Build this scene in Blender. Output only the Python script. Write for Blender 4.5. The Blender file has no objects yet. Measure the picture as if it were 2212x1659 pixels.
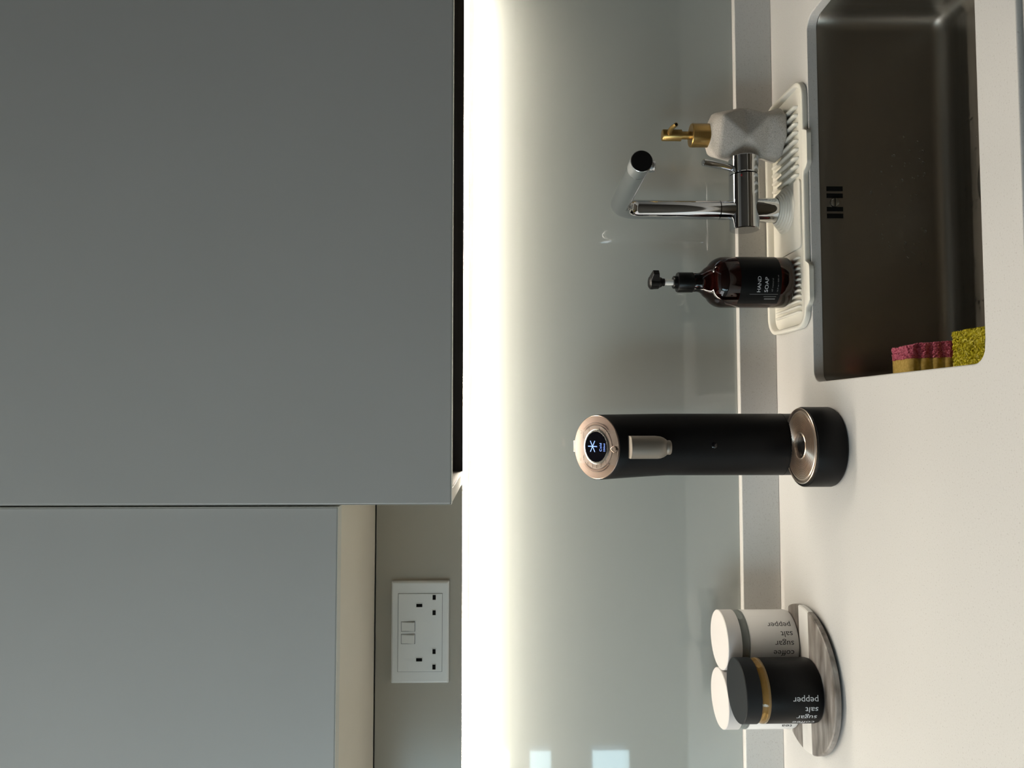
import bpy, bmesh, math, random
from mathutils import Vector, Matrix
random.seed(7)
S = bpy.context.scene
COL = S.collection
PI = math.pi
R = math.radians

# ------------------------------------------------------------------ camera
# world: X right along the counter, Y into the wall (glass face at Y=0), Z up (worktop at Z=0)
# the photograph was taken with the phone turned, so the camera is rolled by 90 degrees
cam_r = Vector((0.998806661, -0.048827838, 0.001046968))
cam_u = Vector((-0.0000229, 0.020968561, 0.999780135))
cam_d = Vector((0.048839056, 0.998587083, -0.020942420))
cd = bpy.data.cameras.new('camera'); cam = bpy.data.objects.new('camera', cd); COL.objects.link(cam)
cd.sensor_fit = 'HORIZONTAL'; cd.sensor_width = 36.0; cd.lens = 1534.0 / 2212.0 * 36.0
cd.clip_start = 0.02; cd.clip_end = 50
cx, cy, cz = -cam_u, cam_r, -cam_d
cam.matrix_world = Matrix(((cx.x, cy.x, cz.x, 0.0), (cx.y, cy.y, cz.y, -1.09592),
                           (cx.z, cy.z, cz.z, 0.431487), (0, 0, 0, 1)))
S.camera = cam

# ------------------------------------------------------------------ world, exposure, daylight
W = bpy.data.worlds.new('world'); S.world = W; W.use_nodes = True
W.node_tree.nodes['Background'].inputs[0].default_value = (0.55, 0.75, 0.95, 1)
W.node_tree.nodes['Background'].inputs[1].default_value = 1.5
S.view_settings.view_transform = 'Standard'; S.view_settings.look = 'None'
S.view_settings.exposure = 0.0; S.view_settings.gamma = 1.0
S.view_settings.use_curve_mapping = False
S.cycles.use_denoising = True
S.cycles.max_bounces = 10
S.cycles.sample_clamp_indirect = 4.0

def area_light(name, loc, rot, sx, sy, power, color):
    l = bpy.data.lights.new(name, 'AREA'); l.shape = 'RECTANGLE'; l.size = sx; l.size_y = sy
    l.energy = power; l.color = color
    o = bpy.data.objects.new(name, l); COL.objects.link(o); o.location = loc; o.rotation_euler = rot
    return o
WIN_X0, WIN_X1, WIN_Y = -1.80, -1.325, -1.90
WIN_PANES = ((-0.110, 0.040), (0.210, 0.296), (0.381, 1.40))
WIN_L = 6.4                                     # radiance of the overcast sky in the windows
for z0, z1 in WIN_PANES:
    a = (WIN_X1 - WIN_X0 - .06) * (z1 - z0)
    area_light('window_daylight', ((WIN_X0 + WIN_X1) / 2, WIN_Y + .03, (z0 + z1) / 2), (R(90), 0, 0),
               WIN_X1 - WIN_X0 - .06, z1 - z0, WIN_L * a * PI, (0.60, 0.88, 0.97))
# second window, in the left wall
W2_Y0, W2_Y1, W2_Z0, W2_Z1 = -1.70, -0.50, 0.60, 1.64
area_light('side_window_daylight', (-1.81, (W2_Y0 + W2_Y1) / 2, (W2_Z0 + W2_Z1) / 2), (0, R(-90), 0),
           W2_Z1 - W2_Z0 - .06, W2_Y1 - W2_Y0 - .06, 4.4 * 1.14 * .98 * PI, (1.0, 0.955, 0.92))
LED_STRENGTH = 102.0

# ------------------------------------------------------------------ materials
def mat(name, col, rough=.5, metal=0., spec=.5, coat=0., trans=0., ior=1.5, emit=None, estr=0.):
    m = bpy.data.materials.new(name); m.use_nodes = True
    b = m.node_tree.nodes['Principled BSDF']
    b.inputs['Base Color'].default_value = (*col, 1); b.inputs['Roughness'].default_value = rough
    b.inputs['Metallic'].default_value = metal; b.inputs['Specular IOR Level'].default_value = spec
    b.inputs['Coat Weight'].default_value = coat; b.inputs['Transmission Weight'].default_value = trans
    b.inputs['IOR'].default_value = ior
    if emit:
        b.inputs['Emission Color'].default_value = (*emit, 1); b.inputs['Emission Strength'].default_value = estr
    return m
def nodes(m): return m.node_tree.nodes, m.node_tree.links, m.node_tree.nodes['Principled BSDF']
def ramp(N, stops):
    r = N.new('ShaderNodeValToRGB'); e = r.color_ramp.elements
    e[0].position, e[0].color = stops[0][0], (*stops[0][1], 1)
    e[1].position, e[1].color = stops[-1][0], (*stops[-1][1], 1)
    for p, c in stops[1:-1]:
        x = e.new(p); x.color = (*c, 1)
    return r
def noisy(name, stops, scale, rough=.5, detail=3., stretch=(1, 1, 1), bump=0., bscale=None, **k):
    """noise driven base colour, optional fine bump"""
    m = mat(name, stops[0][1], rough, **k); N, L, b = nodes(m)
    tc = N.new('ShaderNodeTexCoord'); mp = N.new('ShaderNodeMapping'); mp.inputs['Scale'].default_value = stretch
    L.new(tc.outputs['Object'], mp.inputs['Vector'])
    n = N.new('ShaderNodeTexNoise'); n.inputs['Scale'].default_value = scale; n.inputs['Detail'].default_value = detail
    L.new(mp.outputs[0], n.inputs['Vector'])
    r = ramp(N, stops); L.new(n.outputs['Fac'], r.inputs[0]); L.new(r.outputs[0], b.inputs['Base Color'])
    if bump:
        n2 = N.new('ShaderNodeTexNoise'); n2.inputs['Scale'].default_value = bscale or scale
        L.new(mp.outputs[0], n2.inputs['Vector'])
        bp = N.new('ShaderNodeBump'); bp.inputs['Strength'].default_value = bump; bp.inputs['Distance'].default_value = .002
        L.new(n2.outputs['Fac'], bp.inputs['Height']); L.new(bp.outputs[0], b.inputs['Normal'])
    return m
M = {}
M['quartz'] = noisy('quartz', ((.30, (.50, .48, .455)), (.38, (.635, .625, .605)), (.70, (.655, .645, .625)), (.78, (.72, .71, .69))), 620, .38, 4.)
M['glass_panel'] = mat('back_painted_glass', (.405, .432, .412), .03, spec=.8)
M['glass_edge'] = mat('green_glass_edge', (.10, .15, .13), .1)
M['panel'] = mat('taupe_panel', (.36, .335, .285), .22, spec=.4)
M['laminate'] = noisy('cream_laminate', ((.3, (.72, .66, .56)), (.7, (.76, .70, .60))), 6, .45)
M['door'] = noisy('grey_lacquer', ((.35, (.445, .435, .412)), (.65, (.465, .455, .432))), 3, .42, bump=.02, bscale=700)
M['door_edge'] = mat('pale_edge_band', (.62, .61, .56), .4)
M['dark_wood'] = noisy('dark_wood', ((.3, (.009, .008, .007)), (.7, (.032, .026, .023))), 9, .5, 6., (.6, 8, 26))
M['grey_wood'] = noisy('grey_wood', ((.3, (.10, .09, .078)), (.7, (.17, .155, .135))), 9, .5, 6., (8, .8, 8))
M['white_ac'] = mat('white_plastic', (.70, .705, .69), .3)
M['slot'] = mat('black_recess', (.006, .006, .006), .8, spec=.1)
M['alu'] = mat('aluminium', (.72, .72, .73), .35, 1.)
M['led'] = mat('led_diffuser', (1, 1, 1), .5, emit=(1.0, .89, .74), estr=LED_STRENGTH)
M['chrome'] = mat('chrome', (.68, .70, .73), .05, 1.)
M['satin_chrome'] = mat('satin_chrome', (.62, .65, .68), .22, 1.)
M['dark_reflection'] = mat('dark_reflection_cap', (.008, .008, .008), .06)  # black base colour stands in for the dark room mirrored in the chrome cap
M['red_dot'] = mat('red_enamel', (.35, .02, .02), .3)
M['sink'] = noisy('gunmetal_steel', ((.3, (.275, .255, .222)), (.7, (.31, .288, .252))), 4, .40, 5., (1, 30, 2), metal=1.)
M['steel'] = mat('steel', (.42, .42, .40), .25, 1.)
M['water'] = mat('water', (.95, .97, 1), .02, trans=1., ior=1.33)
M['pink'] = noisy('pink_scourer', ((.3, (.42, .04, .10)), (.7, (.78, .22, .33))), 420, .45, 3.)
M['foam'] = noisy('yellow_foam', ((.3, (.50, .33, .06)), (.7, (.66, .47, .13))), 300, .8, 3.)
M['mesh_yellow'] = noisy('yellow_mesh', ((.3, (.50, .42, .005)), (.7, (.92, .84, .06))), 380, .45, 3.)
M['silicone'] = mat('white_silicone', (.80, .775, .69), .42, spec=.4)
M['stone'] = noisy('sandstone', ((.32, (.20, .185, .165)), (.42, (.40, .375, .34)), (.55, (.47, .445, .41)), (.72, (.60, .575, .54))), 1150, .75, 6., bump=.12, bscale=1300)
M['gold'] = mat('brushed_gold', (.46, .305, .11), .30, 1.)
M['amber'] = mat('amber_glass', (.018, .0026, .002), .03, trans=1., ior=1.45)
M['black_plastic'] = mat('black_plastic', (.004, .004, .004), .30, spec=.2)
M['matte_black'] = noisy('matte_black', ((.4, (.004, .004, .0045)), (.6, (.0052, .0052, .0056))), 900, .42, spec=.16)
M['label_black'] = mat('black_label', (.004, .0045, .005), .4, spec=.12)
M['print_white'] = mat('white_print', (.62, .64, .66), .5)
M['print_grey'] = mat('grey_print', (.16, .165, .17), .5)
M['clear'] = mat('clear_plastic', (.75, .75, .72), .2)
M['rose'] = mat('rose_gold', (.36, .28, .24), .28, 1.)
M['rose_tray'] = mat('rose_gold_tray', (.80, .66, .55), .30, 1.)
M['spout_metal'] = mat('matte_champagne_metal', (.25, .225, .195), .5, .7)
M['rose_light'] = mat('pale_rose_metal', (.36, .305, .275), .28, 1.)
M['print_dark'] = mat('dark_print', (.035, .02, .018), .5)
M['bezel'] = mat('grey_bezel', (.30, .30, .29), .25, 1.)
M['screen'] = mat('black_screen', (.003, .003, .005), .06)
M['screen_on'] = mat('blue_pixels', (.1, .2, .6), .5, emit=(.22, .36, .92), estr=1.0)
M['jar_white'] = mat('white_coating', (.84, .825, .805), .38)
M['jar_lid_white'] = mat('white_lid', (.60, .58, .57), .5)
M['jar_lid_black'] = mat('black_lid', (.009, .011, .013), .5, spec=.18)
M['jar_glass'] = mat('jar_glass', (.62, .66, .63), .03, trans=.75, ior=1.5)
M['jar_amber'] = mat('honey_glass', (.72, .45, .14), .03, trans=.75, ior=1.5)
M['content'] = mat('brown_contents', (.22, .11, .03), .8)
M['print_black'] = mat('black_print', (.03, .03, .03), .5)
M['marble'] = noisy('white_marble', ((.35, (.70, .68, .65)), (.6, (.82, .80, .77))), 18, .3, 5.)
M['wood_marble'] = noisy('wood_vein_marble', ((.30, (.085, .07, .058)), (.45, (.20, .175, .155)), (.58, (.29, .262, .24)), (.72, (.44, .41, .38))), 11, .35, 10., (1.6, 7, 7))
M['cork'] = mat('dark_underside', (.03, .03, .03), .8)
M['paint'] = mat('wall_paint', (.56, .53, .48), .7)
M['paint_dark'] = mat('taupe_wall_paint', (.17, .155, .135), .6)
M['ceiling'] = mat('ceiling_paint', (.80, .79, .76), .8)
M['floor'] = noisy('floor_tile', ((.3, (.12, .12, .115)), (.7, (.16, .16, .155))), 5, .4)
M['frame'] = mat('window_frame', (.35, .35, .34), .4)
M['pane'] = mat('window_glass', (.9, .96, .97), .01, trans=1., ior=1.45)

# ------------------------------------------------------------------ helpers
def tag(o, label, cat, group=None):
    o['label'] = label; o['category'] = cat
    if group: o['group'] = group
    return o
def struct(o):
    o['kind'] = 'structure'; return o
def thing(name, label, cat, loc=(0, 0, 0), group=None):
    o = bpy.data.objects.new(name, None); COL.objects.link(o); o.location = loc
    o.empty_display_size = .02
    return tag(o, label, cat, group)
def mk(name, vf, m, parent=None, smooth=False, bevel=0., seg=2, angle=40., sub=0, loc=None):
    """one mesh object; its vertices are local to the parent thing"""
    me = bpy.data.meshes.new(name); me.from_pydata([tuple(v) for v in vf[0]], [], [tuple(f) for f in vf[1]])
    bm = bmesh.new(); bm.from_mesh(me); bmesh.ops.recalc_face_normals(bm, faces=bm.faces); bm.to_mesh(me); bm.free()
    o = bpy.data.objects.new(name, me); COL.objects.link(o)
    me.materials.append(M[m] if isinstance(m, str) else m)
    if parent: o.parent = parent
    if loc: o.location = loc
    if bevel:
        b = o.modifiers.new('bevel', 'BEVEL'); b.width = bevel; b.segments = seg; b.limit_method = 'ANGLE'; b.angle_limit = R(30)
        b.harden_normals = False
    if sub:
        s = o.modifiers.new('subdivision', 'SUBSURF'); s.levels = sub; s.render_levels = sub
    if smooth:
        for p in me.polygons: p.use_smooth = True
        if smooth == 'auto':
            set_sharp(me, angle)
    return o
def set_sharp(me, ang):
    bm = bmesh.new(); bm.from_mesh(me)
    for e in bm.edges:
        if len(e.link_faces) == 2 and e.calc_face_angle(0) > R(ang): e.smooth = False
    bm.to_mesh(me); bm.free()
def box(x0, x1, y0, y1, z0, z1):
    v = [(x, y, z) for x in (x0, x1) for y in (y0, y1) for z in (z0, z1)]
    f = [(0, 1, 3, 2), (4, 6, 7, 5), (0, 4, 5, 1), (2, 3, 7, 6), (0, 2, 6, 4), (1, 5, 7, 3)]
    return v, f
def join(*parts):
    V, F = [], []
    for v, f in parts:
        n = len(V); V += list(v); F += [tuple(i + n for i in q) for q in f]
    return V, F
def move(vf, d): return [(x + d[0], y + d[1], z + d[2]) for x, y, z in vf[0]], vf[1]
def fmap(vf, fn): return [fn(*p) for p in vf[0]], vf[1]
def loft(loops, cap0=True, cap1=True, closed=False):
    n = len(loops[0]); V = [p for l in loops for p in l]; F = []
    k = len(loops)
    for i in range(k if closed else k - 1):
        a, b = i * n, ((i + 1) % k) * n
        for j in range(n):
            F.append((a + j, a + (j + 1) % n, b + (j + 1) % n, b + j))
    if not closed:
        if cap0: F.append(tuple(range(n - 1, -1, -1)))
        if cap1: F.append(tuple(range((k - 1) * n, k * n)))
    return V, F
def circle(r, z, n, c=(0, 0), ry=None):
    return [(c[0] + r * math.cos(2 * PI * i / n), c[1] + (ry or r) * math.sin(2 * PI * i / n), z) for i in range(n)]
def lathe(prof, n=48, c=(0, 0), cap0=True, cap1=True, closed=False):
    return loft([circle(max(r, 1e-5), z, n, c) for r, z in prof], cap0, cap1, closed)
def arc(cx0, cz0, r, a0, a1, k):
    return [(cx0 + r * math.cos(R(a0 + (a1 - a0) * i / k)), cz0 + r * math.sin(R(a0 + (a1 - a0) * i / k))) for i in range(k + 1)]
def tube(path, rad, n=24, cap0=True, cap1=True):
    P = [Vector(p) for p in path]; loops = []
    t = (P[1] - P[0]).normalized(); up = Vector((0, 0, 1)) if abs(t.z) < .9 else Vector((1, 0, 0))
    nx = t.cross(up).normalized()
    for i, p in enumerate(P):
        t = ((P[i + 1] - p) if i == 0 else (p - P[i - 1]) if i == len(P) - 1 else (P[i + 1] - P[i - 1])).normalized()
        nx = (nx - t * nx.dot(t)).normalized(); ny = t.cross(nx)
        r = rad[i] if isinstance(rad, (list, tuple)) else rad
        loops.append([tuple(p + r * (math.cos(2 * PI * j / n) * nx + math.sin(2 * PI * j / n) * ny)) for j in range(n)])
    return loft(loops, cap0, cap1)
def rrect(x0, x1, y0, y1, r, z, k=6):
    out = []
    for cx_, cy_, a in ((x1 - r, y1 - r, 0), (x0 + r, y1 - r, 90), (x0 + r, y0 + r, 180), (x1 - r, y0 + r, 270)):
        for i in range(k + 1):
            t = R(a + 90 * i / k); out.append((cx_ + r * math.cos(t), cy_ + r * math.sin(t), z))
    return out
def slab_with_hole(outer, inner, z0, z1):
    """flat slab between an outer and an inner outline (lists of xy)"""
    bm = bmesh.new(); es = []
    for loop in (outer, inner):
        vs = [bm.verts.new((p[0], p[1], z1)) for p in loop]
        es += [bm.edges.new((vs[i], vs[(i + 1) % len(vs)])) for i in range(len(vs))]
    bmesh.ops.triangle_fill(bm, use_beauty=True, edges=es)
    bmesh.ops.recalc_face_normals(bm, faces=bm.faces)
    g = bmesh.ops.extrude_face_region(bm, geom=list(bm.faces))
    for v in g['geom']:
        if isinstance(v, bmesh.types.BMVert): v.co.z = z0
    bm.verts.index_update()
    V = [tuple(v.co) for v in bm.verts]; F = [tuple(v.index for v in f.verts) for f in bm.faces]
    bm.free(); return V, F
def text(body, size, length=None, align='LEFT', spacing=1.0, bold=0.):
    """flat lettering in the XY plane, baseline on Y=0; optionally stretched to a length"""
    c = bpy.data.curves.new('t', 'FONT'); c.body = body; c.size = size; c.align_x = align; c.resolution_u = 3
    c.space_character = spacing; c.offset = bold
    o = bpy.data.objects.new('t', c); COL.objects.link(o)
    me = bpy.data.meshes.new_from_object(o.evaluated_get(bpy.context.evaluated_depsgraph_get()))
    V = [tuple(v.co) for v in me.vertices]; F = [tuple(p.vertices) for p in me.polygons]
    bpy.data.objects.remove(o); bpy.data.curves.remove(c); bpy.data.meshes.remove(me)
    if length and V:
        x0, x1 = min(v[0] for v in V), max(v[0] for v in V); k = length / (x1 - x0)
        if align == 'CENTER': V = [(v[0] * k, v[1], 0) for v in V]
        else: V = [((v[0] - x0) * k, v[1], 0) for v in V]
    return V, F
def bar(x0, x1, y0, y1): return [(x0, y0, 0), (x1, y0, 0), (x1, y1, 0), (x0, y1, 0)], [(0, 1, 2, 3)]
def stroke(p, q, w):
    p, q = Vector(p), Vector(q); d = (q - p).normalized(); n = Vector((-d.y, d.x)) * w / 2
    return [(a.x, a.y, 0) for a in (p - n, q - n, q + n, p + n)], [(0, 1, 2, 3)]
def wrap(vf, r, phi0, z0, vertical=False):
    """print on a cylinder of radius r; phi from -Y towards +X; vertical text reads upwards"""
    out = []
    for x, y, z in vf[0]:
        s, h = (-y, x) if vertical else (x, y)
        a = R(phi0) + s / r
        out.append((r * math.sin(a), -r * math.cos(a), z0 + h))
    return out, vf[1]

# ------------------------------------------------------------------ the setting
X0, X1 = -1.84, 1.35
struct(mk('floor', box(-1.95, 2.2, -2.0, .2, -.95, -.9), 'floor'))
struct(mk('ceiling', box(-1.95, 2.2, -2.0, .2, 1.7, 1.75), 'ceiling'))
struct(mk('wall_back', box(-1.95, 2.2, .006, .1, -.9, 1.7), 'paint'))
struct(mk('wall_left', join(box(-1.95, -1.85, -2.0, W2_Y0, -.9, 1.7), box(-1.95, -1.85, W2_Y1, .1, -.9, 1.7),
       box(-1.95, -1.85, W2_Y0, W2_Y1, -.9, W2_Z0), box(-1.95, -1.85, W2_Y0, W2_Y1, W2_Z1, 1.7)), 'paint'))
struct(mk('wall_right', box(2.2, 2.3, -2.0, .1, -.9, 1.7), 'paint_dark'))
wz0, wz1 = WIN_PANES[0][0] - .05, WIN_PANES[-1][1] + .05
struct(mk('wall_front', join(box(-1.85, WIN_X0, -2.02, WIN_Y, -.9, 1.7), box(WIN_X1, 2.2, -2.02, WIN_Y, -.9, 1.7),
       box(WIN_X0, WIN_X1, -2.02, WIN_Y, -.9, wz0), box(WIN_X0, WIN_X1, -2.02, WIN_Y, wz1, 1.7)), 'paint_dark'))
w1 = struct(bpy.data.objects.new('window_1', None)); COL.objects.link(w1); w1.location = (0, WIN_Y - .06, 0)
rails = [(wz0, WIN_PANES[0][0]), (WIN_PANES[0][1], WIN_PANES[1][0]), (WIN_PANES[1][1], WIN_PANES[2][0]), (WIN_PANES[2][1], wz1)]
for z0, z1 in rails:
    mk('window_rail', box(WIN_X0, WIN_X1, -.03, .04, z0, z1), 'frame', w1, bevel=.004)
for x in (WIN_X0, WIN_X1 - .03):
    mk('window_stile', box(x, x + .03, -.03, .045, wz0, wz1), 'frame', w1, bevel=.004)
for z0, z1 in WIN_PANES:
    mk('window_pane', box(WIN_X0 + .03, WIN_X1 - .03, -.004, .004, z0, z1), 'pane', w1)

w2 = struct(bpy.data.objects.new('window_2', None)); COL.objects.link(w2); w2.location = (-1.89, 0, 0)
for y in (W2_Y0, W2_Y1 - .03, (W2_Y0 + W2_Y1) / 2 - .015):
    mk('window_stile', box(-.03, .03, y, y + .03, W2_Z0, W2_Z1), 'frame', w2, bevel=.004)
for z in (W2_Z0, W2_Z1 - .03):
    mk('window_rail', box(-.03, .03, W2_Y0 + .031, W2_Y1 - .031, z, z + .03), 'frame', w2, bevel=.004)
mk('window_pane', box(-.004, .004, W2_Y0 + .03, W2_Y1 - .03, W2_Z0 + .03, W2_Z1 - .03), 'pane', w2)

# ------------------------------------------------------------------ splashback, panel, upstand, worktop
LEDZ = .4778
t = thing('glass_splashback', 'pale grey-green back-painted glass splashback behind the worktop', 'splashback', (0, 0, .0577))
mk('glass_sheet', box(X0, X1, 0, .0055, 0, .4245), 'glass_panel', t, bevel=.0008)
t = thing('wall_panel', 'taupe back panel above the light strip, carrying the socket', 'panel', (0, -.04, .4823))
mk('panel_board', box(X0, -.0948, 0, .039, 0, .1265), 'panel', t, bevel=.0008)
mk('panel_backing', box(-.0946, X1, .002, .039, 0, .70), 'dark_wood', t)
t = thing('worktop_upstand', 'low speckled quartz upstand along the back of the worktop', 'upstand', (0, 0, 0))
mk('upstand_strip', box(X0, X1, -.012, .0055, 0.0, .0577), 'quartz', t, bevel=.0012)

SX0, SX1, SY0, SY1 = .0495, .5575, -.479, -.1392
hole = [(p[0], p[1]) for p in rrect(SX0, SX1, SY0, SY1, .016, 0, 8)]
t = thing('worktop', 'pale speckled quartz worktop with a cut-out for the sink', 'worktop', (0, 0, 0))
mk('worktop_slab', slab_with_hole([(X0, -.53), (X1, -.53), (X1, .0055), (X0, .0055)], hole, -.0135, 0), 'quartz', t, bevel=.0012)

t = thing('base_cabinet', 'grey base cabinet under the worktop', 'cabinet', (0, 0, -.9))
mk('carcass', join(box(X0, X1, -.51, -.50, .1, .886), box(X0, X0 + .018, -.50, .0, .1, .886), box(X1 - .018, X1, -.50, 0, .1, .886),
   box(X0, X1, -.50, 0, .1, .118)), 'door', t)
mk('plinth', box(X0, X1, -.47, -.455, 0, .1), 'door', t)
for i in range(4):
    w = (X1 - X0) / 4
    mk('door', box(X0 + i * w + .002, X0 + (i + 1) * w - .002, -.549, -.531, .105, .8965), 'door', t, bevel=.0015)

# ------------------------------------------------------------------ wall cabinets
t = thing('wall_cabinet', 'large low grey wall cabinet with open dark wood underside above the sink', 'cabinet', (0, -.04, .482))
mk('door', box(-.0935, .78, -.271, -.253, 0, 1.15), 'door', t, bevel=.0012)
dd = mk('edge_band', join(box(-.0941, -.0936, -.2708, -.2532, -.0003, 1.15), box(-.0941, .78, -.2708, -.2532, -.0006, -.0001)), 'door_edge', t)
mk('side_panel', box(-.0945, -.0785, -.2525, 0, 0, 1.15), 'laminate', t, bevel=.0006)
mk('side_panel', box(.762, .778, -.2525, 0, 0, 1.15), 'laminate', t, bevel=.0006)
mk('inner_lining', box(-.0783, -.0775, -.2515, -.001, .0005, .05), 'grey_wood', t)
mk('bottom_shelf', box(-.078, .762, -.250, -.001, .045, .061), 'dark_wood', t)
mk('top_panel', box(-.078, .762, -.2525, 0, 1.134, 1.15), 'laminate', t)
t = thing('wall_cabinet', 'higher bluish grey wall cabinet with cream underside above the socket', 'cabinet', (0, -.04, .610))
mk('door', box(-.88, -.0972, -.267, -.249, -.0035, 1.02), 'door', t, bevel=.0012)
mk('edge_band', join(box(-.0971, -.0967, -.2668, -.2492, -.0038, 1.02), box(-.88, -.0967, -.2668, -.2492, -.0041, -.0036)), 'door_edge', t)
mk('underside', box(-.88, -.0965, -.245, -.0015, 0, .016), 'laminate', t, bevel=.0008)
mk('side_panel', box(-.1125, -.0965, -.245, 0, .0165, 1.02), 'laminate', t)
mk('side_panel', box(-.88, -.864, -.245, 0, .0165, 1.02), 'laminate', t)
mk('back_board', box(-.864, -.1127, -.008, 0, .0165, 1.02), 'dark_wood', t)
mk('top_panel', box(-.864, -.1127, -.245, -.008, 1.004, 1.02), 'laminate', t)

# ------------------------------------------------------------------ light strip
t = thing('light_strip', 'thin glowing LED strip running along the top of the splashback', 'light', (0, -.04, LEDZ))
LX0, LX1 = X0, .69
mk('profile', box(LX0, LX1, .0200, .034, .0005, .0043), 'alu', t)
mk('diffuser', loft([[(x, .0100, .0044), (x, .0100, .0028), (x, .0190, -.0006), (x, .0195, .0044)] for x in (LX0, LX1)]), 'led', t)

# ------------------------------------------------------------------ socket
t = thing('double_socket', 'white double wall socket with two rocker switches on taupe panel', 'socket', (-.3093, -.0402, .5430))
sw_, sh_ = .0730, .0420
p = loft([[( x * sw_, y, z * sh_) for x, z in ((-1, -1), (1, -1), (1, 1), (-1, 1))] for y in (0, -.0045)] +
         [[( x * (sw_ - .002), -.0075, z * (sh_ - .002)) for x, z in ((-1, -1), (1, -1), (1, 1), (-1, 1))]])
mk('surround', p, 'white_ac', t, bevel=.0012)
mk('insert', box(-.0556, .0556, -.0085, -.0070, -.0320, .0316), 'white_ac', t, bevel=.0007)
fr = slab_with_hole([(-.0561, -.0325), (.0561, -.0325), (.0561, .0321), (-.0561, .0321)], [(-.0556, -.0320), (.0556, -.0320), (.0556, .0316), (-.0556, .0316)], .0070, .00765)
mk('insert_gap', fmap(fr, lambda x, y, z: (x, -z, y)), 'print_grey', t)
for dx, dz, w, h in ((.0388, .0010, .0046, .0086), (.0502, -.0205, .0070, .0046), (.0284, -.0205, .0070, .0046),
                     (-.0386, .0008, .0046, .0086), (-.0270, -.0207, .0070, .0046), (-.0490, -.0207, .0070, .0046)):
    h_ = mk('pin_recess', join(box(dx - w / 2, dx + w / 2, -.0088, -.0080, dz - h / 2, dz + h / 2)), 'slot', t)
    fr = slab_with_hole([(dx - w / 2 - .0009, dz - h / 2 - .0009), (dx + w / 2 + .0009, dz - h / 2 - .0009), (dx + w / 2 + .0009, dz + h / 2 + .0009), (dx - w / 2 - .0009, dz + h / 2 + .0009)],
                        [(dx - w / 2, dz - h / 2), (dx + w / 2, dz - h / 2), (dx + w / 2, dz + h / 2), (dx - w / 2, dz + h / 2)], .0080, .0092)
    mk('pin_surround', fmap(fr, lambda x, y, z: (x, -z, y)), 'white_ac', h_, bevel=.0004)
for dx in (.0088, -.0090):
    v = [(dx + a * .0062, y, .0170 + b * .0092) for a, b, y in ((-1, -1, -.0120), (1, -1, -.0120), (1, 1, -.0088), (-1, 1, -.0088), (-1, -1, -.0080), (1, -1, -.0080), (1, 1, -.0080), (-1, 1, -.0080))]
    o = mk('switch', (v, [(0, 1, 2, 3), (4, 7, 6, 5), (0, 4, 5, 1), (1, 5, 6, 2), (2, 6, 7, 3), (3, 7, 4, 0)]), 'white_ac', t, bevel=.0007)
    fr = slab_with_hole([(dx - .0072, .0068), (dx + .0072, .0068), (dx + .0072, .0272), (dx - .0072, .0272)],
                        [(dx - .0066, .0074), (dx + .0066, .0074), (dx + .0066, .0266), (dx - .0066, .0266)], .0084, .0087)
    mk('switch_gap', fmap(fr, lambda x, y, z: (x, -z, y)), 'print_grey', o)

# ------------------------------------------------------------------ sink
t = thing('kitchen_sink', 'dark gunmetal undermount sink bowl set into the worktop', 'sink', (.3035, -.309, -.195))
bx0, bx1, by0, by1 = SX0 - .3035 - .003, SX1 - .3035 + .003, SY0 + .309 - .003, SY1 + .309 + .003
def bl(ins, z, r=.020): return rrect(bx0 + ins, bx1 - ins, by0 + ins, by1 - ins, max(r - ins * .3, .004), z, 8)
loops = [bl(-.020, .1800), bl(-.0005, .1800), bl(0, .1790)] + [bl(0, .140), bl(0, .080)]
for a in range(0, 91, 10):
    q = R(a); loops.append(bl(.022 * (1 - math.cos(q)), .022 * (1 - math.sin(q)), .020))
mk('bowl', loft(loops, False, True), 'sink', t, smooth='auto', angle=50)
for xa, xb in ((.3148, .3213), (.3051, .3115), (.2864, .2925), (.2767, .2832)):
    yb = by1
    mk('overflow_slot', box(xa - .3035, xb - .3035, yb - .0006, yb - .0001, -.0466 + .195, -.0240 + .195), 'slot', t)
sc = mk('overflow_screw', fmap(lathe([(.0001, .0030), (.004, .0030), (.0058, .0022), (.0064, .0004), (.0064, 0)], 24), lambda x, y, z: (-.0052 + x, by1 - .0003 - z, .1606 + y)), 'steel', t, smooth='auto')
mk('screw_slot', box(-.0052 - .0056, -.0052 + .0056, by1 - .0036, by1 - .0031, .1601, .1611), 'slot', sc)
dr = mk('drain', lathe([(.057, .0002), (.057, .0022), (.054, .0028), (.050, .0022), (.046, .0006), (.020, .0006)], 48, (.0015, .053)), 'steel', t, smooth='auto')
mk('drain_basket', lathe([(.044, .0010), (.040, .0040), (.012, .0050), (.0001, .0085)], 40, (.0015, .053)), 'steel', dr, smooth='auto')
V, F = [], []
def drop(c, ax, r, flat):
    n = len(V); k = 8
    a = [Vector((1, 0, 0)), Vector((0, 1, 0)), Vector((0, 0, 1))]; nrm = a[ax]; u_, v_ = a[(ax + 1) % 3], a[(ax + 2) % 3]
    sg = -1 if ax == 1 else 1
    for f_, h_ in ((1, 0), (.75, .6)):
        for i in range(k):
            th = 2 * PI * i / k; V.append(tuple(Vector(c) + r * f_ * (math.cos(th) * u_ + math.sin(th) * v_) + sg * nrm * r * flat * h_))
    V.append(tuple(Vector(c) + sg * nrm * r * flat))
    for i in range(k):
        F.append((n + i, n + (i + 1) % k, n + k + (i + 1) % k, n + k + i)); F.append((n + k + i, n + k + (i + 1) % k, n + 2 * k))
for i in range(260):
    x = random.uniform(bx0 + .03, bx1 - .06); z = .03 + .145 * random.random() ** 1.3
    if -.03 < x < .02 and z > .14: continue
    drop((x, by1 - .0001, z), 1, random.choice((.0008, .001, .0012, .0012, .0016, .0021)), .6)
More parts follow.
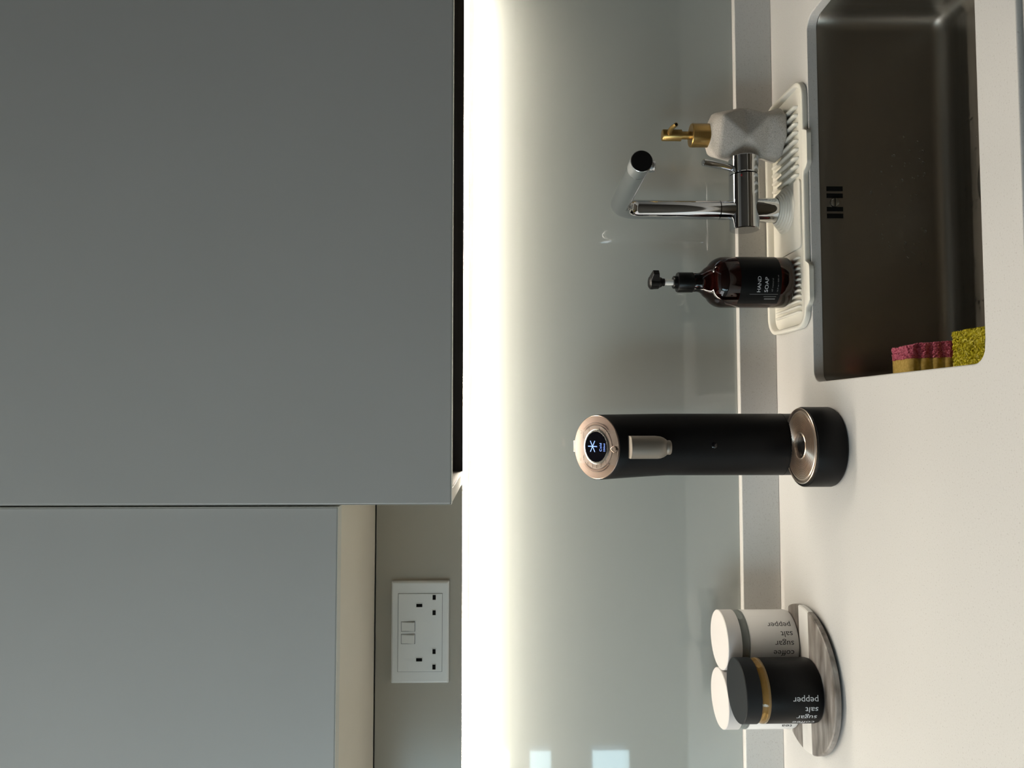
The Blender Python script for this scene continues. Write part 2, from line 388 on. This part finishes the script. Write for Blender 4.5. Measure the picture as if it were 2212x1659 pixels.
for i in range(90):
    drop((random.uniform(bx0 + .09, bx1 - .06), by1 - .022 - .045 * random.random(), .0002), 2, random.uniform(.0008, .0028), .35)
o = mk('water_drops', (V, F), 'water', t, smooth=True); o['kind'] = 'stuff'

# ------------------------------------------------------------------ sponges standing in the sink
def sponge_block(x0, x1, y0, y1, z0, z1, nx, ny, nz, fn):
    V, F, idx = [], [], {}
    def vid(i, j, k):
        if (i, j, k) not in idx:
            idx[(i, j, k)] = len(V)
            V.append(fn(x0 + (x1 - x0) * i / nx, y0 + (y1 - y0) * j / ny, z0 + (z1 - z0) * k / nz))
        return idx[(i, j, k)]
    for i in range(nx):
        for j in range(ny):
            for k in (0, nz): F.append([vid(i, j, k), vid(i + 1, j, k), vid(i + 1, j + 1, k), vid(i, j + 1, k)])
    for i in range(nx):
        for k in range(nz):
            for j in (0, ny): F.append([vid(i, j, k), vid(i + 1, j, k), vid(i + 1, j, k + 1), vid(i, j, k + 1)])
    for j in range(ny):
        for k in range(nz):
            for i in (0, nx): F.append([vid(i, j, k), vid(i, j + 1, k), vid(i, j + 1, k + 1), vid(i, j, k + 1)])
    return V, F
def jit(a): return random.uniform(-a, a)
t = thing('scrub_sponge', 'ridged kitchen sponge, half pink scourer, half yellow foam, standing in the sink', 'sponge', (.072, -.20, -.1945))
def wave(z): return .0040 * abs(math.sin(z / .0112 * PI)) ** .7
sp_top = .1110
def lean(y, z, d, h): return y - d * (1 - z / h)
def foam_f(x, y, z): return (x, lean(y - (wave(z) if y < 0 else 0), z, .062, sp_top), z)
mk('foam', sponge_block(-.020, .0035, -.016, .016, 0, sp_top, 4, 3, 60, foam_f), 'foam', t, smooth=True)
def pink_f(x, y, z):
    top = max(0, z - (sp_top - .012)) / .012
    out = .004 * (1 - z / sp_top)
    xx = x + out if x > .004 else x
    if x > .02: xx -= .006 * top * top
    return (xx + jit(.0010), lean(y - (wave(z) if y < 0 else 0) + jit(.0009), z, .062, sp_top), max(z + jit(.0010), 0))
mk('scourer', sponge_block(.0035, .0215, -.016, .016, 0, sp_top + .0003, 26, 18, 120, pink_f), 'pink', t)
t = thing('mesh_sponge', 'bright yellow plastic mesh sponge standing in front of the pink sponge', 'sponge', (.0775, -.277, -.1945))
def mesh_f(x, y, z):
    return (x + jit(.0016) + (.003 * (1 - z / .085) if x > 0 else 0), lean(y, z, .040, .072) - .0030 * math.sin(z / .019 * 2 * PI + x * 30) * (1 if y < 0 else 0) + jit(.0015), max(z + jit(.0015), 0))
mk('mesh_pad', sponge_block(-.025, .0265, -.030, .030, 0, .072, 62, 60, 84, mesh_f), 'mesh_yellow', t)

# ------------------------------------------------------------------ silicone mat
MX, MY = .302, -.075
t = thing('drip_mat', 'cream silicone drip mat around the tap behind the sink', 'mat', (MX, MY, 0))
mx0, mx1, my0, my1 = -.176, .176, -.0615, .0605
LIPS = ((.043, .099), (-.147, -.087))
def mat_loop(ins, zf, zb, r, lip):
    out = []
    base = rrect(mx0 + ins, mx1 - ins, my0 + ins, my1 - ins, r, 0, 10)
    base = base[:33]                                   # ends at the start of the front right corner
    # the two front corners are re-sampled so that the front edge can carry the drip lips
    bl_, br_ = base[22:33], rrect(mx0 + ins, mx1 - ins, my0 + ins, my1 - ins, r, 0, 10)[33:44]
    pts = rrect(mx0 + ins, mx1 - ins, my0 + ins, my1 - ins, r, 0, 10)
    seq = pts[:33]; nf = 60
    xa, xb = pts[32][0], pts[33][0]
    for i in range(1, nf):
        x = xa + (xb - xa) * i / nf; d = 0
        for l0, l1 in LIPS:
            if lip and l0 < x < l1:
                e = min(x - l0, l1 - x) / .004; d = lip * min(1, e)
        seq.append((x, my0 + ins - d, 0))
    seq += pts[33:]
    for x, y, z in seq:
        f = (y - my0) / (my1 - my0); f = min(max(f, 0), 1)
        zz = zf + (zb - zf) * f
        if lip and y < my0 + ins - .001: zz -= .0012
        out.append((x, y, zz))
    return out
mk('tray', loft([mat_loop(.0015, 0.0002, 0.0002, .026, .007), mat_loop(0, .0012, .0012, .026, .0085), mat_loop(0, .0072, .0130, .026, .0085), mat_loop(.0012, .0082, .0142, .026, .007),
                 mat_loop(.0045, .0082, .0142, .0225, 0), mat_loop(.0060, .0070, .0125, .021, 0), mat_loop(.0075, .0046, .0050, .019, 0)], True, True),
   'silicone', t, smooth='auto', angle=60)
mk('platform', loft([rrect(-.062, .036, -.047, .045, .006, z, 5) for z in (.0045, .0070)] + [rrect(-.0605, .0345, -.0455, .0435, .006, .0078, 5)]), 'silicone', t, smooth='auto', angle=50)
def rib(x, w, y0, y1, z1):
    k = 5; prof = [(-w, .0045), (-w, z1 - w * .8), (-w * .7, z1 - w * .25), (0, z1), (w * .7, z1 - w * .25), (w, z1 - w * .8), (w, .0045)]
    L = []
    for y, s in ((y0, .35), (y0 + .0015, .72), (y0 + .0035, .93), (y0 + .007, 1), (y1 - .004, 1), (y1, .4)):
        L.append([(x + px * (s if s < 1 else 1), y, .0045 + (pz - .0045) * s) for px, pz in prof])
    return loft(L)
for i in range(9):
    mk('rib', rib(.0436 + i * .01229, .0024, -.041, .046, .0112), 'silicone', t, smooth='auto', angle=60)
for i in range(11):
    mk('rib', rib(-.1515 + i * .00767, .0017, -.041, .046, .0092), 'silicone', t, smooth='auto', angle=60)
prof = [(.0345, .0050), (.0345, .0080)]
for i in range(5):
    r0 = .0335 - i * .0028; z0 = .0092 + i * .0026
    prof += [(r0, z0), (r0 - .0020, z0 + .0004), (r0 - .0026, z0 + .0018)]
prof += [(.0188, .0222), (.0184, .0200), (.0184, .0060)]
mk('collar', lathe(prof, 56, (.0045, .0036), False, False), 'silicone', t, smooth='auto', angle=28)

# ------------------------------------------------------------------ tap
FX, FY = .3065, -.0714
t = thing('kitchen_tap', 'chrome kitchen mixer tap with angled spout and side lever', 'tap', (FX, FY, 0))
mk('base_pipe', lathe([(.0179, .0045), (.0179, .056)], 48), 'chrome', t, smooth='auto')
bz = .0680
def alongx(prof, n=56): return fmap(lathe(prof, n), lambda x, y, z: (z, y, bz + x))
mk('body', alongx([(.0001, -.0300), (.0202, -.0300), (.0213, -.0289), (.0213, .0502), (.0200, .0512), (.0001, .0512)]), 'chrome', t, smooth='auto', angle=30)
cp = mk('cap', alongx([(.0001, .0522), (.0200, .0522), (.0213, .0534), (.0213, .0772), (.0202, .0783), (.0001, .0783)]), 'chrome', t, smooth='auto', angle=30)
mk('lever', tube([(.0600, -.004, bz + .0150), (.0625, -.010, bz + .034), (.0652, -.016, bz + .0645), (.0653, -.0162, bz + .0655)], [.0048, .0050, .0052, .0042], 24), 'chrome', cp, smooth='auto', angle=40)
mk('temperature_dot', fmap(lathe([(.0001, .0005), (.0016, .0005), (.0016, 0)], 16), lambda x, y, z: (.046 + x, -.0188 - z, bz + .0095 + y)), 'red_dot', t)
mk('riser', lathe([(.0140, .070), (.0140, .1052)], 48), 'chrome', t, smooth='auto')
zc_, rb = .2558, .030
ax, ay = .3130 - FX, -.250 - FY; al = math.hypot(ax, ay); dx_, dy_ = ax / al, ay / al
path = [(0, 0, .1064), (0, 0, .16), (0, 0, zc_ - rb)]
for i in range(1, 13):
    a = R(90 * i / 12); h = rb * (1 - math.cos(a)); path.append((dx_ * h, dy_ * h, zc_ - rb + rb * math.sin(a)))
path += [(dx_ * s, dy_ * s, zc_) for s in (.08, al - .0250)]
sp = mk('spout', tube(path, .0137, 48), 'chrome', t, smooth='auto')
e0, e1 = al - .0244, al
mk('spout_end', tube([(dx_ * s, dy_ * s, zc_) for s in (e0, e0 + .0004, e1 - .0004, e1)], [.0133, .0137, .0137, .0133], 48), 'satin_chrome', sp, smooth='auto')
mk('end_cap', tube([(dx_ * s, dy_ * s, zc_) for s in (e1 - .001, e1 + .0004)], .0128, 48), 'dark_reflection', sp, smooth='auto')
mk('nozzle', fmap(lathe([(.0001, -.0005), (.0068, -.0005), (.0072, .0002), (.0072, .0035), (.0078, .0040), (.0078, .014)], 32), lambda x, y, z: (dx_ * (al - .016) + x, dy_ * (al - .016) + y, zc_ - .0185 + z)), 'satin_chrome', sp, smooth='auto')

# ------------------------------------------------------------------ stone soap dispenser
t = thing('soap_dispenser', 'faceted sandstone soap dispenser with gold pump standing right of the tap', 'soap dispenser', (.4240, -.0570, .0111))
def sq(r, z, d, ex=0.):
    return [(r * math.cos(R(-90 + d + 90 * k)), r * math.sin(R(-90 + d + 90 * k)), z) for k in range(4)]
# ring corners alternate by 45 degrees so that the sides fold into triangles; the foot is an octagon
foot = [(.0415 * math.cos(R(-110 + 45 * i)), .0415 * math.sin(R(-110 + 45 * i)), 0) for i in range(8)]
rings = [sq(.0430, .0240, 23), sq(.0405, .0560, -23), sq(.0440, .0935, 21)]
V = [p for r_ in rings for p in r_] + foot; F = [tuple(range(19, 11, -1))]
for j in range(4):
    j2 = (j + 1) % 4; b0, b1, b2 = 12 + 2 * j, 13 + 2 * j, 12 + (2 * j + 2) % 8
    F += [(b0, b1, j), (b1, b2, j), (b2, j2, j)]
    F += [(j, 4 + j2, 4 + j), (j, j2, 4 + j2)]            # lower ring to waist
    F += [(4 + j, 4 + j2, 8 + j), (4 + j2, 8 + j2, 8 + j)]  # waist to shoulder
n = len(V); V += [(.0185 * math.cos(2 * PI * (i + .5) / 8 + R(-90 + 21)), .0185 * math.sin(2 * PI * (i + .5) / 8 + R(-90 + 21)), .1055) for i in range(8)]
for j in range(4):
    c0, c1 = 8 + j, 8 + (j + 1) % 4
    a, b_, c_ = n + (2 * j) % 8, n + (2 * j + 1) % 8, n + (2 * j + 7) % 8
    F += [(c0, c1, b_, a), (c0, a, c_)]
F.append(tuple(range(n, n + 8)))
mk('stone_body', (V, F), 'stone', t, bevel=.0040, seg=4, smooth=True)
mk('collar', lathe([(.0168, .1020), (.0172, .1030), (.0172, .1300), (.0162, .1312), (.0001, .1312)], 48), 'gold', t, smooth='auto', angle=35)
pm = mk('pump', lathe([(.0058, .131), (.0058, .1450), (.0085, .1455), (.0085, .1728), (.0078, .1738), (.0001, .1738)], 40), 'gold', t, smooth='auto', angle=35)
mk('pump_spout', tube([(0, -.004, .1640), (.0008, -.016, .1655), (.0012, -.026, .1648), (.0014, -.036, .1615)], [.0040, .0037, .0033, .0030], 20), 'gold', pm, smooth='auto')
mk('spout_opening', tube([(.00136, -.0350, .1618), (.00142, -.0363, .1614)], [.0022, .0022], 16), 'slot', pm)

# ------------------------------------------------------------------ amber hand soap bottle
t = thing('soap_bottle', 'dark amber HAND SOAP bottle with black pump on the mat left of the tap', 'bottle', (.1975, -.0795, .0092))
rB = .0366
prof = [(.0001, .0015), (.0250, .0006)] + arc(rB - .009, .009, .009, -88, 0, 6)
prof += [(rB, .030), (rB, .0800), (rB, .0960)] + arc(rB - .024, .0960, .024, 8, 62, 7)
prof += [(.0196, .1232), (.0160, .1262), (.0142, .1296), (.0136, .1330), (.0136, .1420)]
mk('glass_body', lathe(prof, 64), 'amber', t, smooth=True)
lz0, lz1 = .0228, .0800
def cylpatch(r, a0, a1, z0, z1, n):
    V = [(r * math.sin(R(a0 + (a1 - a0) * i / n)), -r * math.cos(R(a0 + (a1 - a0) * i / n)), z) for i in range(n + 1) for z in (z0, z1)]
    return V, [(2 * i, 2 * i + 2, 2 * i + 3, 2 * i + 1) for i in range(n)]
VA = -11.0                                    # bearing of the camera as seen from the bottle
lb = mk('label', cylpatch(rB + .00025, -64, 110, lz0, lz1, 48), 'label_black', t, smooth=True)
rr = rB + .0005
for body, a0, z, size, ln, m_ in (('HAND', -31.5, .0520, .0072, .0225, 'print_white'), ('SOAP', -31.5, .0415, .0072, .0215, 'print_white'),
                                  ('all natural', -30.5, .0345, .0030, .0190, 'print_grey'), ('16.9 oz / 500 ml', -30.5, .0270, .0026, .0235, 'print_grey')):
    mk('lettering', wrap(text(body, size, ln), rr, a0, z), m_, lb)
mk('label_rule', wrap(bar(0, .0005, 0, .0405), rr, -37.0, .0262), 'print_grey', lb)
mk('label_rule', wrap(bar(0, .0007, .0, .018), rr, -43.0, .0280), 'print_grey', lb)
mk('label_rule', wrap(bar(0, .0016, .0, .0155), rr, -50.0, .0285), 'print_grey', lb)
cl = mk('pump_collar', lathe([(.0140, .1390), (.0146, .1395), (.0146, .1605), (.0138, .1617), (.0092, .1619), (.0092, .1668), (.0084, .1676), (.0001, .1676)], 48), 'black_plastic', t, smooth='auto', angle=35)
mk('pump_stem', lathe([(.0042, .1670), (.0042, .1815)], 24), 'clear', t, smooth='auto')
prof = [(.0001, .1800), (.0055, .1800), (.0058, .1835), (.0070, .1845), (.0078, .1870), (.0098, .1890), (.0102, .1960), (.0106, .1975), (.0102, .2005), (.0070, .2030), (.0001, .2040)]
hd = mk('pump_head', lathe(prof, 32), 'black_plastic', t, smooth='auto', angle=30)
v = [(x, y, z) for y, w, zb, zt in ((-.004, .0070, .1880, .2022), (-.012, .0056, .1895, .2008), (-.0195, .0042, .1905, .1992)) for x, z in ((-w, zb), (w, zb), (w, zt), (-w, zt))]
v = [(x * math.cos(R(38)) - y * math.sin(R(38)), x * math.sin(R(38)) + y * math.cos(R(38)), z) for x, y, z in v]
mk('pump_nozzle', loft([v[0:4], v[4:8], v[8:12]]), 'black_plastic', hd, bevel=.0008)

# ------------------------------------------------------------------ water dispenser
t = thing('water_dispenser', 'slim black hot water dispenser with rose-gold dial and drip tray', 'dispenser', (-.0362, -.1822, 0))
mk('base', lathe([(.0490, .0004), (.0508, .0022), (.0515, .0040), (.0515, .0365), (.0508, .0378), (.0498, .0380), (.0493, .0372), (.0001, .0340)], 96), 'matte_black', t, smooth='auto', angle=35)
CXo, CYo, rC, rD = .0009, .0622, .0423, .0352           # column axis inside the dispenser
prof = [(.0490, .0368), (.0492, .0386), (.0484, .0392), (.0465, .0388), (.0452, .0378), (.0440, .0378)]
r_ = .0432
while r_ > .0185:
    prof += [(r_, .0388), (r_ - .0009, .0388), (r_ - .0012, .0379), (r_ - .0019, .0379)]; r_ -= .0022
prof += [(.0178, .0386), (.0166, .0392), (.0158, .0388), (.0155, .0370), (.0155, .0330)]
tr = mk('drip_tray', lathe(prof, 96, (.0012, .0024), False, False), 'rose_tray', t, smooth='auto', angle=25)
mk('tray_hole', lathe([(.0154, .0345), (.0001, .0345)], 48, (.0012, .0024), False, True), 'slot', tr)
fz0, FA = .2944, R(36.9)                       # head height at the axis and tilt of the round dial
cA, sA = math.cos(FA), math.sin(FA)
def head(r_, off, dx=0., n=96):
    L = []
    for i in range(n):
        a = 2 * PI * i / n; x, y = r_ * math.cos(a), r_ * math.sin(a)
        L.append((CXo + dx + x, CYo + y * cA, fz0 + off + y * sA))
    return L
CC = (CXo, CYo)
loops = [circle(rC - .0008, .0002, 96, CC, rD - .0008), circle(rC, .001, 96, CC, rD), circle(rC, .050, 96, CC, rD), circle(rC, .20, 96, CC, rD)]
for f in (.25, .5, .75, 1.0):
    rr_ = rC + (.0445 - rC) * f; dxh = -.0036 * f
    top = head(rr_, -.001, dxh)
    loops.append([(x, y, .205 + (z - .205) * f) for x, y, z in top])
loops.append(head(.0440, .0004, -.0036))
mk('column', loft(loops), 'matte_black', t, smooth='auto', angle=40)
mk('seam', loft([circle(rC + .0002, z, 64, CC, rD + .0002) for z in (.0400, .0408)], False, False), 'slot', t)
HX = CXo - .0036; RH = .0435
def onface(vf, off): return fmap(vf, lambda x, y, z: (HX + x, CYo + y * cA - sA * (off + z), fz0 + y * sA + cA * (off + z)))
fp = mk('dial_plate', onface(lathe([(RH, -.0006), (RH, .0008), (RH * .985, .0012), (.0001, .0012)], 96), 0), 'rose', t, smooth='auto', angle=30)
# vertical satin band across the dial
bw = .55 * RH; pts = []
for i in range(25):
    a = R(90) - math.asin(.55) + 2 * math.asin(.55) * i / 24; pts.append((RH * .975 * math.cos(a), RH * .975 * math.sin(a)))
pts += [(-x, -y) for x, y in pts]
mk('satin_band', onface(loft([[(x, y, 0.0010) for x, y in pts], [(x, y, .0016) for x, y in pts]]), 0), 'rose_light', fp)
mk('inner_dial', onface(lathe([(.70 * RH, .0010), (.70 * RH, .0020), (.0001, .0020)], 96), 0), 'rose_light', fp, smooth='auto', angle=30)
def arc_strip(r0, r1, a0, a1, n=32):
    V = []
    for i in range(n + 1):
        a = R(a0 + (a1 - a0) * i / n); V += [(r0 * math.cos(a), r0 * math.sin(a), 0), (r1 * math.cos(a), r1 * math.sin(a), 0)]
    return V, [(2 * i, 2 * i + 1, 2 * i + 3, 2 * i + 2) for i in range(n)]
for a0 in (-45, 135):
    mk('dial_arc', onface(arc_strip(.685 * RH, .700 * RH, a0, a0 + 90), .00215), 'print_dark', fp)
    mk('dial_groove', onface(arc_strip(.765 * RH, .782 * RH, a0, a0 + 90), .0018), 'print_dark', fp)
    mk('dial_ridge', onface(fmap(loft([[(x, y, z) for x, y, z in arc_strip(.735 * RH, .765 * RH, a0, a0 + 90)[0][k::2]] for k in (0, 1)], False, False), lambda x, y, z: (x, y, z)), .0022), 'rose', fp)
DX, DY = .012 * RH, -.02 * RH
sb = mk('screen_bezel', onface(lathe([(.55 * RH, .0018), (.55 * RH, .0024), (.535 * RH, .0028), (.478 * RH, .0026), (.475 * RH, .0020)], 72, (DX, DY), False, False), 0), 'bezel', fp, smooth='auto', angle=40)
scr = mk('screen', onface(lathe([(.476 * RH, .0020), (.476 * RH, .00245), (.0001, .0025)], 72, (DX, DY)), 0), 'screen', fp, smooth='auto', angle=40)
for k in range(3):
    a = R(90 + 60 * k); c = (.02 * RH, .13 * RH); l = .20 * RH
    mk('snow_symbol', onface(stroke((c[0] - l * math.cos(a), c[1] - l * math.sin(a)), (c[0] + l * math.cos(a), c[1] + l * math.sin(a)), .0013), .0027 + .00003 * k), 'screen_on', scr)
mk('lettering', onface(move(text('Cold', .0060, .0110, 'CENTER', 1.1), (.0, -.27 * RH, 0)), .0027), 'screen_on', scr)
mk('lettering', onface(move(text('250ml', .0042, .0110, 'CENTER'), (-.005 * RH, -.415 * RH, 0)), .0027), 'screen_on', scr)
for body, u0, v0, ln in (('Coffee', -.43, .53, .16), ('Tea', -.565, .34, .08), ('Baby Milk', -.65, .13, .20), ('Baby F', -.65, -.05, .15), ('Room', -.61, -.245, .15), ('Cold', -.49, -.455, .115)):
    mk('lettering', onface(move(text(body, .0022, ln * RH, bold=.00006), (u0 * RH, v0 * RH, 0)), .0023), 'print_dark', fp)
for u0, v0, ln in (('r', .55, .22), ('r', .28, .14), ('r', -.17, .13), ('r', -.43, .15)):
    u_ = {.55: .26, .28: .50, -.17: .48, -.43: .32}[v0]
    mk('dial_mark', onface(bar(u_ * RH, (u_ + ln) * RH, v0 * RH, v0 * RH + .0006), .0023), 'print_dark', fp)
for k in range(3):
    a = R(60 * k); c = (-.49 * RH, -.585 * RH)
    mk('cold_symbol', onface(stroke((c[0] - .0024 * math.cos(a), c[1] - .0024 * math.sin(a)), (c[0] + .0024 * math.cos(a), c[1] + .0024 * math.sin(a)), .0004), .0024), 'print_dark', fp)
    mk('steam_symbol', onface(stroke(((-.45 + .035 * k) * RH, .645 * RH), ((-.45 + .035 * k) * RH, .72 * RH), .00035), .0024), 'print_dark', fp)
for v0 in (.66, -.585):
    c = (.47 * RH, v0 * RH)
    mk('cup_symbol', onface(join(stroke((c[0] - .0018, c[1] + .0016), (c[0] - .0018, c[1] - .0016), .0004), stroke((c[0] + .0018, c[1] + .0016), (c[0] + .0018, c[1] - .0016), .0004), stroke((c[0] - .0018, c[1] - .0016), (c[0] + .0018, c[1] - .0016), .0004)), .0024), 'print_dark', fp)
drp = [(0.0, 1.55)] + [(math.cos(R(a)), math.sin(R(a))) for a in range(40, -221, -20)]
def dl(s, z): return [(-.036 * RH + x * s, -.785 * RH + y * s, z) for x, y in drp]
bt = mk('dispense_button', onface(loft([dl(.0044, .0010), dl(.0044, .0026), dl(.0040, .0029), dl(.0034, .0029), dl(.0033, .0024)], True, False), 0), 'rose', fp, smooth='auto', angle=40)
mk('button_face', onface(loft([dl(.00335, .0020), dl(.00335, .0025)]), 0), 'rose_light', bt)
mk('lid_tab', onface(box(-.008, .008, RH - .001, RH + .0025, -.004, .0012), 0), 'rose_light', t, bevel=.0008)
# spout on the column front
wS = .0148; SYc = .0120
V = []; loops = []
def dsec(w, d, z):
    return [(-.0012 + w * math.cos(R(a)), SYc + d * math.sin(R(a)), z) for a in range(180, 361, 12)] + [(-.0012 + w, SYc + .016, z), (-.0012 - w, SYc + .016, z)]
zT, zB = .2575, .2225
loops = [dsec(wS, .0125, z) for z in (zT, zT - .0004, zB)]
for a in (15, 30, 45, 60, 72, 80):
    loops.append([(-.0012 + (x + .0012) * math.cos(R(a)), SYc + (y - SYc) * (math.cos(R(a)) if y < SYc + .01 else 1), zB - .0165 * math.sin(R(a))) for x, y, z in dsec(wS, .0125, 0)])
mk('spout', loft(loops), 'spout_metal', t, smooth='auto', angle=35)
mk('nozzle', lathe([(.0088, .2115), (.0094, .2105), (.0094, .2062), (.0086, .2052), (.0060, .2052), (.0060, .2085)], 36, (-.0012, SYc - .001), False, True), 'spout_metal', t, smooth='auto', angle=40)
mk('sensor_lens', fmap(lathe([(.0040, 0), (.0040, .0006), (.0028, .0014), (.0001, .0018)], 28), lambda x, y, z: (CXo + x, CYo - rD - z + .0003, .1429 + y)), 'screen', t, smooth='auto')

# ------------------------------------------------------------------ tray and jars
TX, TY, TR, TZ = -.3550, -.1095, .0965, .0120
t = thing('round_tray', 'round striped tray of white marble and grey-brown veined stone under the jars', 'tray', (TX, TY, 0))
mk('foot_ring', lathe([(.086, .0002), (.086, .0032)], 64), 'cork', t)
edges = [-TR + .0001, -.0245, .0050, .0395, TR - .0001]
for k, m_ in enumerate(('wood_marble', 'marble', 'wood_marble', 'marble')):
    y0, y1 = edges[k] + .0002, edges[k + 1] - .0002; n = 28
    def strip(rad, z, g=0.):
        ys = [y0 + (y1 - y0) * (0.5 - 0.5 * math.cos(PI * i / n)) for i in range(n + 1)]
        f = rad / TR
        tilt = R(2.2); P_ = [(math.sqrt(max(rad * rad - (y * f) ** 2, 0)), y * f if abs(y) > .094 else y) for y in ys]
        P_ = [(math.sqrt(max(rad * rad - q[1] ** 2, 1e-9)), q[1]) for q in P_]
        L = P_ + [(-x, y) for x, y in reversed(P_)]
        return [(x * math.cos(tilt) - y * math.sin(tilt), x * math.sin(tilt) + y * math.cos(tilt), z) for x, y in L]
    mk('marble_strip' if m_ == 'marble' else 'veined_strip', loft([strip(TR - .0015, .0032), strip(TR, .0042), strip(TR, .0105), strip(TR - .0015, TZ - .0002)]), m_, t)

RJ = .0408
def jar(name_label, x, y, body, lid, glass, words, ink):
    t = thing('jar', name_label, 'jar', (x, y, TZ), 'jars on the round tray')
    mk('coated_body', lathe([(.0001, .0001), (RJ - .004, .0001), (RJ - .001, .0012), (RJ, .0045), (RJ, .0680), (RJ - .0004, .0688), (.0001, .0688)], 72), body, t, smooth='auto', angle=35)
    mk('glass_band', lathe([(RJ - .0005, .0689), (RJ + .0002, .0700), (RJ, .0735), (RJ - .0015, .0765), (RJ - .0022, .0800), (RJ - .0060, .0802), (RJ - .0070, .0700)], 72, closed=False, cap0=True, cap1=True), glass, t, smooth='auto', angle=50)
    mk('lid', lathe([(RJ - .0012, .0803), (RJ + .0003, .0806), (RJ + .0003, .0996), (RJ - .0006, .1005), (.0001, .1005)], 72), lid, t, smooth='auto', angle=35)
    for w, phi, ln in words:
        V_ = text(w, .0112, ln)
        mk('lettering', wrap(V_, RJ + .0002, phi, .0088, True), ink, t)
    return t
LEN = {'tea': .0150, 'coffee': .0285, 'sugar': .0262, 'salt': .0166, 'pepper': .0325}
def words(first, step=17.6): return [(w, first + step * i, LEN[w]) for i, w in enumerate(('tea', 'coffee', 'sugar', 'salt', 'pepper'))]
jar('white lidded jar lettered coffee, sugar, salt, pepper, on the right of the tray', -.3165, -.0660, 'jar_white', 'jar_lid_white', 'jar_glass', words(-21.5), 'print_black')
jar('white lidded jar half hidden behind the black jar, the word tea showing', -.3995, -.0640, 'jar_white', 'jar_lid_white', 'jar_glass', words(-36.5), 'print_black')
jar('black lidded jar with honey-coloured glass band at the front of the tray', -.3610, -.1380, 'matte_black', 'jar_lid_black', 'jar_amber', words(-62.5), 'print_white')
